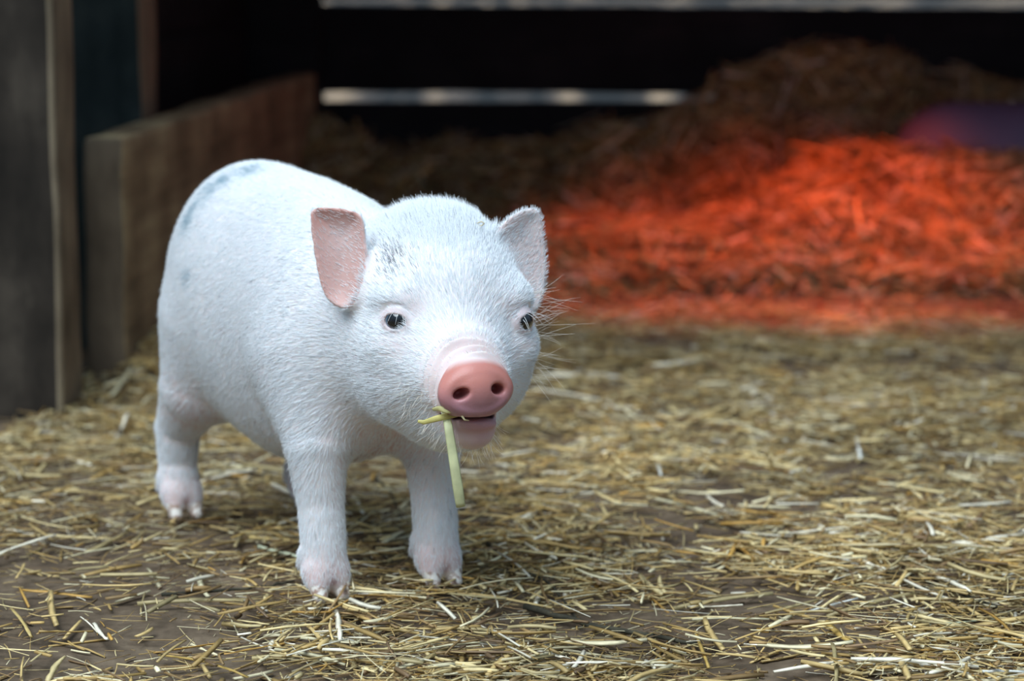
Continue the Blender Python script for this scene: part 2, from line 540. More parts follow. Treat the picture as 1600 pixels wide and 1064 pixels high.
for i, (p, q, wmm, c, lab) in enumerate(named):
    A = on_ground(*p, z=0.007)
    B = on_ground(*q, z=0.007)
    A[2] = ground_height(A[:1], A[1:2])[0] + 0.006
    B[2] = ground_height(B[:1], B[1:2])[0] + 0.006
    d = B - A
    ln = float(np.linalg.norm(d))
    if ln > 0.075:
        d = d * 0.075 / ln; A = (A + B) / 2 - d / 2; B = A + d; ln = 0.075
    me = stalk_mesh(ln, wmm / 1000, [v * 0.95 for v in c], bend=r.normal(0, 0.02), kink=abs(r.normal(0, 0.015)), seed=100 + i)
    put_stalk(me, (A + B) / 2, math.atan2(d[1], d[0]), -math.asin(d[2] / ln), r.normal(0, 0.3), lab)

for i in range(14):
    protos.append(stalk_mesh(0.026 + 0.045 * (i / 13) ** 1.2, 0.0022 + 0.0028 * r.random(), PAL[[3, 1, 2, 0, 6, 2, 1, 7, 2, 3, 4, 1, 8, 6][i]] * 1.08,
                             bend=r.normal(0, 0.02), kink=r.normal(0.005, 0.015), seed=200 + i))
TONES = ['pale', 'golden brown', 'light gold', 'ochre', 'whitish', 'light gold', 'golden brown', 'orange', 'light gold', 'pale', 'dark brown', 'golden brown', 'olive', 'whitish']


def where(x, y):
    """the piece of floor a loose stalk lies on, told by what it is beside"""
    if y < 1.40:
        return ('at the bottom left corner' if x < -0.15 else 'below the front hooves' if x < 0.03 else 'at the bottom right edge')
    if y < 1.62:
        return ('on the soil left of the near front leg' if x < -0.13 else 'between and around the front legs' if x < -0.01 else 'just right of the front legs' if x < 0.15 else 'near the right edge in front')
    if y < 1.9:
        return ('by the foot of the dark left post' if x < -0.2 else 'under or behind the piglet belly' if x < 0.0 else 'behind and right of the snout' if x < 0.2 else 'blurred near the right edge')
    return ('behind the piglet near the brown rail' if x < 0.0 else 'far back before the red bedding')


cnt = 0
while cnt < 250:
    y = 1.31 + 0.9 * r.random() ** 1.8
    x = (r.random() * 2 - 1) * 0.215 * y
    if r.random() > dens(np.array([x]), np.array([y]))[0] + 0.1:
        continue
    # keep clear of the feet
    if any((x - fx) ** 2 + (y - fy) ** 2 < 0.045 ** 2 for fx, fy in ((-.117, 1.5), (-.045, 1.535), (-.237, 1.713), (-.159, 1.742))):
        continue
    z = ground_height(np.array([x]), np.array([y]))[0] + 0.004 + 0.005 * r.random()
    pi_ = int(r.integers(14))
    wh_ = where(x, y)
    size = 'long' if pi_ >= 8 else 'short'
    g, lab = 'loose straw stalks ' + wh_, size + ' ' + TONES[pi_] + ' straw stalk lying loose ' + wh_
    put_stalk(protos[pi_], (x, y, z), r.normal(0.15, 1.1), r.normal(0, 0.09), r.normal(0, 0.4), lab, g)
    cnt += 1


# twigs
def tube_mesh(pts, rads, k=8):
    pts = np.array(pts, float)
    n = len(pts)
    T = np.gradient(pts, axis=0)
    T /= np.linalg.norm(T, axis=1, keepdims=True)
    ref = np.array([0.3, 0.2, 0.93])
    V = []
    for p, t, rad in zip(pts, T, rads):
        s = np.cross(t, ref); s /= np.linalg.norm(s)
        u = np.cross(s, t)
        for j in range(k):
            a_ = 2 * math.pi * j / k
            V.append(p + rad * (math.cos(a_) * s + math.sin(a_) * u))
    F = []
    for i in range(n - 1):
        for j in range(k):
            F.append([i * k + j, i * k + (j + 1) % k, (i + 1) * k + (j + 1) % k, (i + 1) * k + j])
    V = np.array(V)
    c0 = len(V); V = np.vstack([V, pts[0], pts[-1]])
    T3 = [[c0, (j + 1) % k, j] for j in range(k)] + [[c0 + 1, (n - 1) * k + j, (n - 1) * k + (j + 1) % k] for j in range(k)]
    return V, np.array(F), np.array(T3)


twigs = [([(582, 735), (612, 770), (632, 812)], 1.3, 'thin dark twig leaning between the front legs'),
         ([(740, 830), (790, 880), (860, 910), (905, 960)], 1.4, 'dark bent twig right of the far front foot'),
         ([(820, 940), (930, 970), (1090, 1000)], 2.2, 'long blackish stem lying across the bottom centre'),
         ([(1390, 890), (1470, 915), (1560, 950)], 1.8, 'dark stem lying across the right lower floor'),
         ([(250, 935), (400, 920), (460, 905)], 1.2, 'thin brown twig lying left of the near front foot')]
for pts, wmm, lab in twigs:
    P = [on_ground(x, y, 0.004) for x, y in pts]
    # smooth resample
    P = np.array(P)
    P[:, 2] = ground_height(P[:, 0], P[:, 1]) + 0.006
    t = np.linspace(0, len(P) - 1, 14)
    Q = np.stack([np.interp(t, range(len(P)), P[:, k]) for k in range(3)], 1)
    Q[:, :2] += r.normal(0, 0.0012, (14, 2))
    V, F, T3 = tube_mesh(Q, np.linspace(wmm, wmm * 0.5, 14) / 1000)
    c = Q.mean(0)
    o = link('twig', mesh_from('twig', V - c, [F, T3]), M_twig, label=lab, category='twig')
    o.location = c

# ------------------------------------------------------------------ the piglet
gR, gL, gH, gK = on_ground(509, 939), on_ground(684, 917), on_ground(284, 811), on_ground(482, 796)   # the four feet
O = (gR + gL + gH + gK) / 4
O[2] = 0
FW = (gR + gL) / 2 - (gH + gK) / 2; FW[2] = 0; FW /= np.linalg.norm(FW)
LF = np.array([-FW[1], FW[0], 0])
UPV = np.array([0, 0, 1.0])
RB = np.stack([FW, LF, UPV])          # world->pig local rows
HYAW = math.radians(19)
HC = at(692, 470, 1.442)              # skull centre
HF = np.array([math.sin(HYAW), -math.cos(HYAW), 0])
HL = np.array([-HF[1], HF[0], 0])
RH = np.stack([HF, HL, UPV])


def hl(p): return RH @ (np.asarray(p) - HC)


SN = hl(at(745, 612, 1.352))          # snout disc centre in head coordinates
EYE_R = hl(at(622, 499, 1.399))       # image left
EYE_L = hl(at(814, 500, 1.412))


def smin(a, b, k):
    h = np.clip(0.5 + 0.5 * (b - a) / k, 0, 1)
    return b + (a - b) * h - k * h * (1 - h)


def smax(a, b, k): return -smin(-a, -b, k)


def ell(P, c, r_, R=None):
    q = P - np.asarray(c)
    if R is not None:
        q = q @ R.T
    r_ = np.asarray(r_)
    k0 = np.linalg.norm(q / r_, axis=1)
    k1 = np.linalg.norm(q / (r_ * r_), axis=1) + 1e-9
    return np.where(k0 < 1e-4, -r_.min(), k0 * (k0 - 1) / k1)


def cone(P, a, b, ra, rb, flat=1.0):
    a = np.asarray(a, float); b = np.asarray(b, float)
    ab = b - a
    t = np.clip(((P - a) @ ab) / (ab @ ab), 0, 1)
    return np.linalg.norm(P - a - t[:, None] * ab, axis=1) - (ra + (rb - ra) * t)


def rot(axis, deg):
    return np.array(Matrix.Rotation(math.radians(deg), 3, axis))


def leg(P, pts):
    d = None
    for (a, ra), (b, rb) in zip(pts[:-1], pts[1:]):
        c = cone(P, a, b, ra, rb)
        d = c if d is None else np.minimum(d, c)
    return d


def foot(P, a, b, fwd=0.008):
    """two toes, a cleft between"""
    d = None
    for s in (-1, 1):
        t = cone(P, (a + 0.001, b + s * 0.0062, 0.020), (a + fwd, b + s * 0.0077, 0.0065), 0.0074, 0.0046)
        d = t if d is None else smin(d, t, 0.0012)
    # dew claws
    for s in (-1, 1):
        t = cone(P, (a - 0.008, b + s * 0.009, 0.030), (a - 0.014, b + s * 0.0105, 0.022), 0.0042, 0.0026)
        d = smin(d, t, 0.004)
    return d


FEET = [tuple((RB @ (g_ - O))[:2]) for g_ in (gR, gL, gH, gK)]


def poly2(u, v, pts):
    """signed distance to polygon"""
    pts = np.asarray(pts)
    n = len(pts)
    d = np.full(u.shape, 1e9)
    s = np.ones(u.shape)
    j = n - 1
    for i in range(n):
        ex, ey = pts[j] - pts[i]
        wx, wy = u - pts[i][0], v - pts[i][1]
        t = np.clip((wx * ex + wy * ey) / (ex * ex + ey * ey), 0, 1)
        bx, by = wx - ex * t, wy - ey * t
        d = np.minimum(d, bx * bx + by * by)
        c1 = v >= pts[i][1]; c2 = v < pts[j][1]; c3 = ex * wy > ey * wx
        flip = (c1 & c2 & c3) | (~c1 & ~c2 & ~c3)
        s = np.where(flip, -s, s)
        j = i
    return s * np.sqrt(d)


def catmull(pts, sub=6):
    pts = np.asarray(pts, float); n = len(pts); out = []
    for i in range(n):
        p0, p1, p2, p3 = pts[i - 1], pts[i], pts[(i + 1) % n], pts[(i + 2) % n]
        for k in range(sub):
            t = k / sub
            out.append(0.5 * ((2 * p1) + (-p0 + p2) * t + (2 * p0 - 5 * p1 + 4 * p2 - p3) * t * t + (-p0 + 3 * p1 - 3 * p2 + p3) * t ** 3))
    return np.array(out)


class Ear:
    """a cupped leaf of skin; its outline lies in a plane through origin c with axes u, v and normal w"""
    def __init__(s, c, nrm, outline_px, Y, cup, thick, axis_px):
        s.c = np.asarray(c); w = np.asarray(nrm, float); w /= np.linalg.norm(w)
        v = UPV - w * (UPV @ w); v /= np.linalg.norm(v)
        u = np.cross(v, w)
        s.u, s.v, s.w = u, v, w
        camp = np.array([0, 0, CAM_Z])
        def hit(p):
            d = at(p[0], p[1], 1.0) - camp
            t = ((s.c - camp) @ w) / (d @ w)
            q = camp + d * t - s.c
            return (q @ u, q @ v)
        s.poly = catmull([hit(p) for p in outline_px])
        s.ax = [np.array(hit(p)) for p in axis_px]
        s.cup, s.t = cup, thick

    def uvw(s, P):
        q = P - s.c
        return q @ s.u, q @ s.v, q @ s.w

    def edge(s, P):
        a, b, _ = s.uvw(P)
        return poly2(a, b, s.poly)

    def __call__(s, P):
        a, b, c = s.uvw(P)
        e = poly2(a, b, s.poly)
        # cup: middle of the ear lies further back than its rim
        c0 = -s.cup * (1 - np.exp(np.minimum(e, 0) / 0.010))
        th = s.t + 0.0016 * sstep(-0.03, 0.0, e) * 0
        d = smax(np.abs(c - c0) - th, e, 0.002)
        return d


ear_r = Ear(at(545, 400, 1.424), (-0.22, -0.95, 0.12), [(566, 340), (545, 328), (515, 324), (488, 328), (486, 355), (492, 400), (500, 440), (512, 468), (532, 480), (552, 474), (566, 440), (572, 390)],
            1.462, 0.008, 0.0017, [(565, 400), (490, 335)])
ear_l = Ear(at(800, 410, 1.440), (0.36, -0.90, 0.05), [(770, 375), (790, 345), (815, 329), (835, 326), (846, 340), (850, 375), (853, 410), (850, 450), (838, 478), (815, 480), (790, 450), (772, 410)],
            1.470, 0.006, 0.0017, [(800, 450), (835, 330)])


def head_sdf(Q, fine=True):
    """Q in head coordinates (forward, left, up)"""
    d = ell(Q, (0.000, 0.003, -0.004), (0.055, 0.043, 0.056))
    d = smin(d, ell(Q, (-0.018, -0.009, 0.004), (0.048, 0.044, 0.047)), 0.02)          # crown
    d = smin(d, ell(Q, (0.002, 0.016, -0.036), (0.042, 0.037, 0.042)), 0.02)            # cheeks and jowl
    d = smin(d, ell(Q, (-0.002, -0.016, -0.036), (0.046, 0.038, 0.043)), 0.02)
    s = SN
    base = np.array([0.020, s[1] * 0.4, -0.032])
    d = smin(d, cone(Q, base, s + np.array([-0.010, 0, 0.001]), 0.037, 0.0195), 0.022)   # muzzle
    # lower jaw
    jc = hl(at(743, 672, 1.368))
    d = smin(d, cone(Q, (0.02, jc[1] * 0.5, jc[2] + 0.002), jc + np.array([-0.006, 0, 0.001]), 0.026, 0.0135), 0.012)
    # brow ridges
    for ey, sg in ((EYE_R, -1), (EYE_L, 1)):
        d = smin(d, ell(Q, ey + np.array([-0.011, -sg * 0.004, 0.013]), (0.015, 0.013, 0.009)), 0.014)
        d = smin(d, ell(Q, ey + np.array([-0.012, -sg * 0.001, -0.016]), (0.015, 0.013, 0.010)), 0.014)
    if fine:
        # wrinkles behind the snout disc
        t = s[0] - Q[:, 0] - 0.10 * (Q[:, 2] - s[2]) * 0
        rad = np.sqrt((Q[:, 1] - s[1]) ** 2 + (Q[:, 2] - s[2]) ** 2)
        upw = sstep(-0.012, 0.010, Q[:, 2] - s[2])
        side = sstep(0.006, 0.016, -(Q[:, 1] - s[1])) * sstep(-0.022, -0.008, Q[:, 2] - s[2])
        wgt = np.maximum(upw, side)
        win = sstep(0.002, 0.007, t) * sstep(0.034, 0.018, t) * sstep(0.045, 0.03, rad)
        d = d - 0.0034 * win * wgt * (0.7 + 0.6 * vnoise(Q, 60, 61)) * np.sin((t - 0.004 + 0.05 * rad) * 2 * math.pi / 0.0078 + 1.6 * vnoise(Q, 55, 62))
    # snout disc
    R = rot('Y', 8) @ rot('X', 0)
    q = (Q - s) @ rot('Y', -6)
    q = q @ rot('X', 4)
    rr = np.sqrt((q[:, 1] / 0.0224) ** 2 + (np.where(q[:, 2] > 0, q[:, 2] / 0.0145, q[:, 2] / 0.0140)) ** 2) + 1e-9
    flat = (rr - 1) * 0.0150
    # slightly triangular-oval: flatter top
    body = smax(flat, np.abs(q[:, 0] + 0.002) - 0.0048, 0.006)
    rim = 0.0010 * np.exp(-((rr - 0.80) / 0.16) ** 2)
    disc = body - np.where(q[:, 0] > -0.002, rim, 0)
    d = smin(d, disc, 0.005)
    # groove around the disc behind the rim
    if fine:
        for sgn in (-1, 1):
            nq = q - np.array([0.0045, sgn * 0.0107, 0.0005])
            nq = nq @ rot('X', -sgn * 18)
            hole = ell(nq, (0, 0, 0), (0.0085, 0.0046, 0.0031))
            d = smax(d, -hole, 0.0022)
        # mouth slit
        mc = hl(at(738, 650, 1.364))
        mq = (Q - mc) @ rot('X', -5)
        mz = mq[:, 2] + 14.0 * (mq[:, 1] - 0.002) ** 2 * 0.4
        sl = smax(smax(np.abs(mz) - 0.0016, np.abs(mq[:, 1]) - 0.0150, 0.003), -mq[:, 0] - 0.016, 0.003)
        sl = smax(sl, mq[:, 0] - 0.03, 0.002)
        d = smax(d, -sl, 0.0025)
        # lower lip
        d = smin(d, ell(Q, mc + np.array([0.0020, 0.003, -0.0048]), (0.0052, 0.0105, 0.0028)), 0.0035)
    # eyes: socket and lids
    for ey, sg in ((EYE_R, -1), (EYE_L, 1)):
        fwd = np.array([0.80, sg * 0.60, 0.02]); fwd /= np.linalg.norm(fwd)
        lid = ell(Q, ey - fwd * 0.0015, (0.0094, 0.0092, 0.0078))
        d = smin(d, lid, 0.005)
        # fold of the upper lid is cut after the opening
        sidev = np.cross(fwd, UPV); sidev /= np.linalg.norm(sidev)
        up2 = np.cross(sidev, fwd)
        e = Q - ey
        a = e @ sidev; b2 = e @ up2; c = e @ fwd
        ring = np.sqrt(a * a + (b2 * 1.05) ** 2)
        d = d + 0.0006 * np.exp(-((ring - 0.0098) / 0.0012) ** 2) * sstep(0.001, 0.006, b2) * sstep(-0.012, 0.0, c)
        cut = np.sqrt((a / 0.0066) ** 2 + ((b2 + 0.0006) / 0.0045) ** 2) - 1
        cut = cut * 0.0045
        cut = smax(cut, -c - 0.002, 0.001)
        d = smax(d, -cut, 0.0012)
    return d


def pig_sdf(P, fine=True):
    A = (P - O) @ RB.T
    d = ell(A, (-0.084, -0.003, 0.170), (0.073, 0.058, 0.085))                        # rump
    d = smin(d, ell(A, (-0.008, 0, 0.159), (0.120, 0.064, 0.0955)), 0.035)          # barrel and belly
    d = smin(d, ell(A, (0.068, 0, 0.161), (0.078, 0.058, 0.080)), 0.03)           # shoulders
    hcl = RB @ (HC - O)
    d = smin(d, cone(A, (0.09, 0, 0.165), hcl + np.array([-0.02, 0, -0.010]), 0.055, 0.047), 0.03)   # neck
    # legs
    f = FEET
    for (fa, fb), sg in ((f[0], -1), (f[1], 1)):
        d = smin(d, leg(A, [((0.088, sg * 0.030, 0.145), 0.033), ((fa - 0.010, fb + sg * 0.001, 0.098), 0.0190), ((fa - 0.006, fb, 0.062), 0.0142), ((fa - 0.003, fb, 0.040), 0.0136), ((fa - 0.001, fb, 0.020), 0.0136)]), 0.024)
    for (fa, fb), sg in ((f[2], -1), (f[3], 1)):
        d = smin(d, leg(A, [((-0.094, sg * 0.028, 0.142), 0.037), ((-0.104, sg * 0.038, 0.100), 0.028), ((fa - 0.002, fb, 0.068), 0.0158), ((fa - 0.006, fb, 0.042), 0.0132), ((fa - 0.002, fb, 0.020), 0.0132)]), 0.020)
    ft = None
    for (a, b_) in f:
        t = foot(A, a, b_)
        ft = t if ft is None else np.minimum(ft, t)
    d = smin(d, ft, 0.007)
    # head
    Q = (P - HC) @ RH.T
    d = smin(d, head_sdf(Q, fine), 0.024)
    d = smin(d, ear_r(P), 0.010)
    d = smin(d, ear_l(P), 0.010)
    return d


def grad(f, P, e=0.0004):
    g = np.stack([f(P + np.eye(3)[i] * e) - f(P - np.eye(3)[i] * e) for i in range(3)], 1)
    return g / (np.linalg.norm(g, axis=1, keepdims=True) + 1e-12)


def extract(f, lo, hi, h, bs=8):
    lo = np.array(lo); hi = np.array(hi)
    nb = np.ceil((hi - lo) / (h * bs)).astype(int)
    n = nb * bs
    F = np.ones(n + 1, dtype=np.float32)
    bc = np.stack(np.meshgrid(*[np.arange(k) for k in nb], indexing='ij'), -1).reshape(-1, 3)
    ctr = lo + (bc + 0.5) * h * bs
    fc = f(ctr)
    rad = h * bs * 0.5 * math.sqrt(3) * 1.5 + 0.004
    act = bc[np.abs(fc) < rad]
    for b_, v in zip(bc, fc):
        if v <= -rad:
            F[b_[0] * bs:b_[0] * bs + bs + 1, b_[1] * bs:b_[1] * bs + bs + 1, b_[2] * bs:b_[2] * bs + bs + 1] = -1
    g = np.stack(np.meshgrid(*[np.arange(bs + 1)] * 3, indexing='ij'), -1).reshape(-1, 3)
    for i in range(0, len(act), 300):
        ac = act[i:i + 300]
        idx = (ac[:, None, :] * bs + g[None]).reshape(-1, 3)
        vals = f(lo + idx * h)
        F[idx[:, 0], idx[:, 1], idx[:, 2]] = vals
    S = F < 0
    cells = np.zeros(n, dtype=np.int8)
    for dx in (0, 1):
        for dy in (0, 1):
            for dz in (0, 1):
                cells += S[dx:n[0] + dx, dy:n[1] + dy, dz:n[2] + dz]
    ac = np.argwhere((cells > 0) & (cells < 8))
    vid = -np.ones(n, dtype=np.int32)
    vid[ac[:, 0], ac[:, 1], ac[:, 2]] = np.arange(len(ac))
    acc = np.zeros((len(ac), 3)); cn = np.zeros(len(ac))
    corners = [(a, b, c) for a in (0, 1) for b in (0, 1) for c in (0, 1)]
    for c0 in corners:
        for ax in range(3):
            if c0[ax]:
                continue
            c1 = list(c0); c1[ax] = 1
            v0 = F[ac[:, 0] + c0[0], ac[:, 1] + c0[1], ac[:, 2] + c0[2]]
            v1 = F[ac[:, 0] + c1[0], ac[:, 1] + c1[1], ac[:, 2] + c1[2]]
            m = (v0 < 0) != (v1 < 0)
            t = np.where(m, v0 / np.where(m, v0 - v1, 1), 0)
            p = np.array(c0, float)[None] + np.zeros((len(ac), 3))
            p[:, ax] += t
            acc[m] += p[m]; cn[m] += 1
    V = lo + (ac + acc / cn[:, None]) * h
    quads = []
    for ax in range(3):
        u, w = [(1, 2), (2, 0), (0, 1)][ax]
        sl0 = [slice(None)] * 3; sl1 = [slice(None)] * 3
        sl0[ax] = slice(0, -1); sl1[ax] = slice(1, None)
        ch = S[tuple(sl0)] != S[tuple(sl1)]
        e = np.argwhere(ch)
        ok = (e[:, u] > 0) & (e[:, w] > 0) & (e[:, u] < n[u]) & (e[:, w] < n[w])
        e = e[ok]
        ins = S[e[:, 0], e[:, 1], e[:, 2]]
        def cell(du, dw):
            c = e.copy(); c[:, u] += du; c[:, w] += dw
            return vid[c[:, 0], c[:, 1], c[:, 2]]
        q = np.stack([cell(-1, -1), cell(0, -1), cell(0, 0), cell(-1, 0)], 1)
        q[~ins] = q[~ins][:, ::-1]
        quads.append(q)
    Q = np.concatenate(quads)
    Q = Q[(Q >= 0).all(1)]
    return V, Q


def refine(V, Q, sel):
    """split the selected quads in four; their neighbours keep hanging edges filled as n-gons by tris"""
    import bmesh
    bm = bmesh.new()
    me = mesh_from('t', V, [Q])
    bm.from_mesh(me)
    bm.verts.ensure_lookup_table(); bm.faces.ensure_lookup_table()
    es = set()
    for i in np.nonzero(sel)[0]:
        if i < len(bm.faces):
            es.update(bm.faces[i].edges)
    bmesh.ops.subdivide_edges(bm, edges=list(es), cuts=1, use_grid_fill=True)
    bmesh.ops.triangulate(bm, faces=[f_ for f_ in bm.faces if len(f_.verts) > 4])
    me2 = bpy.data.meshes.new('pig_body')
    bm.to_mesh(me2); bm.free()
    bpy.data.meshes.remove(me)
    return me2


V, Q4 = extract(pig_sdf, (-0.33, 1.30, -0.004), (0.08, 1.90, 0.290), 0.0016)
cq = V[Q4].mean(1)
hq = (cq - HC) @ RH.T
me = refine(V, Q4, (hq[:, 0] > 0.015) & (hq[:, 2] < 0.02))
nv = len(me.vertices)
V = np.empty(nv * 3, dtype=np.float32); me.vertices.foreach_get('co', V); V = V.reshape(-1, 3).astype(float)
for _ in range(2):
    g = np.stack([pig_sdf(V + np.eye(3)[i] * 0.0004) - pig_sdf(V - np.eye(3)[i] * 0.0004) for i in range(3)], 1) / 0.0008
    V = V - np.clip(pig_sdf(V) / np.maximum((g * g).sum(1), 0.3), -0.001, 0.001)[:, None] * g
me.vertices.foreach_set('co', V.astype(np.float32).ravel())
me.update()
me.polygons.foreach_set('use_smooth', np.ones(len(me.polygons), dtype=bool))


def ellfall(P, c, r_):
    return np.exp(-(((P - c) / r_) ** 2).sum(1))


def masks(P, nrm):
    """skin tint and fur masks from position"""
    Q = (P - HC) @ RH.T
    A = (P - O) @ RB.T
    s = SN
    n = len(P)
    rr = np.sqrt(((Q[:, 1] - s[1]) / 0.0235) ** 2 + ((Q[:, 2] - s[2]) / 0.0170) ** 2)
    disc = sstep(-0.0085, -0.0045, Q[:, 0] - s[0]) * sstep(1.15, 0.95, rr)
    mc = hl(at(743, 664, 1.366))
    lip = np.exp(-(((Q[:, 1] - mc[1] - 0.001) / 0.015) ** 4) - (((Q[:, 2] - mc[2] - 0.004) / 0.0085) ** 4)) * sstep(0.0, 0.01, Q[:, 0] - mc[0] + 0.022)
    bare = sstep(0.048, 0.026, np.sqrt((Q[:, 0] - s[0]) ** 2 + (Q[:, 1] - s[1]) ** 2 + 0.8 * (Q[:, 2] - s[2]) ** 2))
    eye = np.zeros(n)
    for ey in (EYE_R, EYE_L):
        eye = np.maximum(eye, 1.2 * sstep(0.0118, 0.0085, np.linalg.norm((Q - ey) * np.array([1, 1, 1.15]), axis=1)))
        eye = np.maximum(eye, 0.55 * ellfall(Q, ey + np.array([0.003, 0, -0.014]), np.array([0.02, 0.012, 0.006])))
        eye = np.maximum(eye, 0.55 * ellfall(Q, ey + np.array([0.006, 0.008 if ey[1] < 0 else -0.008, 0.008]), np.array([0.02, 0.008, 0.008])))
    earin = np.zeros(n)
    earall = np.zeros(n)
    for er, fwd, amt in ((ear_r, 1, 1.0), (ear_l, 1, 0.45)):
        ed = er.edge(P); dd = er(P)
        on = (dd < 0.003) & (ed < 0.001)
        a_, b_, c_ = er.uvw(P)
        c0 = -er.cup * (1 - np.exp(np.minimum(ed, 0) / 0.010))
        front = sstep(-0.0005, 0.0010, c_ - c0)
        earin = np.maximum(earin, on * front * amt)
        earall = np.maximum(earall, on * 1.0)
    # hooves
    hoof = np.zeros(n); footm = sstep(0.045, 0.018, A[:, 2])
    for (fa, fb) in FEET:
        near = np.sqrt((A[:, 0] - fa) ** 2 + (A[:, 1] - fb) ** 2) < 0.03
        hoof = np.maximum(hoof, near * sstep(0.015, 0.010, A[:, 2] + 0.35 * (A[:, 0] - fa - 0.008) * 0 ))
    # inner side of legs and belly underside: thinner hair, pinker skin
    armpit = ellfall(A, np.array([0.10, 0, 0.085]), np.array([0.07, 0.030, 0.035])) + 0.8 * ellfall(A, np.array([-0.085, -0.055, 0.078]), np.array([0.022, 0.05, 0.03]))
    chin = np.exp(-(((Q[:, 1] - mc[1] - 0.002) / 0.0125) ** 2) - (((Q[:, 2] - mc[2] + 0.006) / 0.011) ** 2)) * sstep(0.0, 0.01, Q[:, 0] - mc[0] + 0.022)
    cleft = np.zeros(n)
    for (fa, fb) in FEET:
        cleft = np.maximum(cleft, ellfall(A, np.array([fa + 0.010, fb, 0.011]), np.array([0.009, 0.0024, 0.009])))
    return dict(cleft=cleft, chin=chin, disc=disc, lip=lip, bare=bare, eye=eye, earin=earin, earall=earall, hoof=hoof, foot=footm, pit=np.clip(armpit, 0, 1), Q=Q, A=A)


nrm = np.empty(nv * 3, dtype=np.float32); me.vertices.foreach_get('normal', nrm); nrm = nrm.reshape(-1, 3)
mk = masks(V, nrm)


def mixc(c, col, m):
    return c * (1 - m[:, None]) + np.array(col) * m[:, None]


SPOTS = []
_Yc = V[:, 1] * CP - (V[:, 2] - CAM_Z) * SP
_px = 800 + FPX * V[:, 0] / _Yc
_py = 532 - FPX * ((V[:, 2] - CAM_Z) * CP + V[:, 1] * SP) / _Yc
for x_, y_, r_ in ((322, 296, 0.013), (292, 338, 0.011), (392, 262, 0.012), (288, 432, 0.006), (350, 276, 0.012), (302, 318, 0.009)):
    m_ = np.hypot(_px - x_, _py - y_) < 5
    q_ = V[m_]
    SPOTS.append((q_[np.argmin(q_[:, 1])], r_))
c = np.tile(np.array((0.86, 0.80, 0.79)), (nv, 1))
pn = vnoise(V, 60, 8)
c = mixc(c, (0.80, 0.65, 0.62), np.clip(mk['bare'] * 0.85, 0, 1))
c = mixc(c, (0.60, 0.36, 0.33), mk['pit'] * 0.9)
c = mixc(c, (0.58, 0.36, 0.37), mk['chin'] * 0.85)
c = mixc(c, (0.14, 0.08, 0.05), 0.8 * np.exp(-(((V - at(634, 515, 1.388)) / 0.0022) ** 2).sum(1)))
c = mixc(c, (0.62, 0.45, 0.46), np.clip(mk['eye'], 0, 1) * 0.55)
for ey in (EYE_R, EYE_L):
    c = mixc(c, (0.16, 0.11, 0.11), 0.8 * sstep(0.0082, 0.0068, np.linalg.norm((mk['Q'] - ey) * np.array([0.8, 1, 1.3]), axis=1)))
c = mixc(c, (0.60, 0.32, 0.27), np.clip(mk['earin'] * (0.85 + 0.25 * pn), 0, 1))
c = mixc(c, (0.74, 0.50, 0.47), mk['foot'] * 0.7)
c = mixc(c, (0.36, 0.16, 0.15), mk['cleft'] * 0.85)
sp = np.zeros(nv)
for p, rad in SPOTS:
    sp = np.maximum(sp, np.exp(-(((V - p) / rad) ** 2).sum(1)) * (0.8 + 0.5 * vnoise(V, 150, 9)))
c = mixc(c, (0.25, 0.36, 0.42), np.clip(sp, 0, 1) * 0.8)
Qh = mk['Q']
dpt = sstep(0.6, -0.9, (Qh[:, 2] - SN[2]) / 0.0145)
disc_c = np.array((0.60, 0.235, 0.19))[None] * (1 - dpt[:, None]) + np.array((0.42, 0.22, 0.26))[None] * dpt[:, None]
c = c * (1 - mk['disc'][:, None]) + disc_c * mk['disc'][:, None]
c = mixc(c, (0.50, 0.25, 0.27), mk['lip'] * 0.85)
# nostrils and mouth lining
ns = np.zeros(nv)
for sgn in (-1, 1):
    ns = np.maximum(ns, ellfall(Qh, SN + np.array([-0.003, sgn * 0.0107, 0.0005]), np.array([0.0055, 0.005, 0.0036])))
c = mixc(c, (0.30, 0.07, 0.06), np.clip(ns * 1.2, 0, 1))
mcc = hl(at(738, 650, 1.364))
mo = sstep(0.0035, 0.0015, np.abs(Qh[:, 2] - mcc[2])) * sstep(-0.002, -0.008, Qh[:, 0] - mcc[0] - 0.004) * (np.abs(Qh[:, 1] - mcc[1]) < 0.0145) * (Qh[:, 0] > mcc[0] - 0.02)
c = mixc(c, (0.12, 0.03, 0.03), np.clip(mo, 0, 1))
c = mixc(c, (0.80, 0.70, 0.62), mk['hoof'] * 0.85)
gr = np.clip(vnoise(V, 220, 10) + 0.2, 0, 1) * sstep(0.012, 0.0, mk['A'][:, 2])
c = mixc(c, (0.25, 0.17, 0.11), gr * 0.5)
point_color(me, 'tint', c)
glossy = np.clip(mk['disc'] * 0.9 + mk['lip'] * 0.5, 0, 1)
a = me.attributes.new('moist', 'FLOAT', 'POINT'); a.data.foreach_set('value', glossy.astype(np.float32))

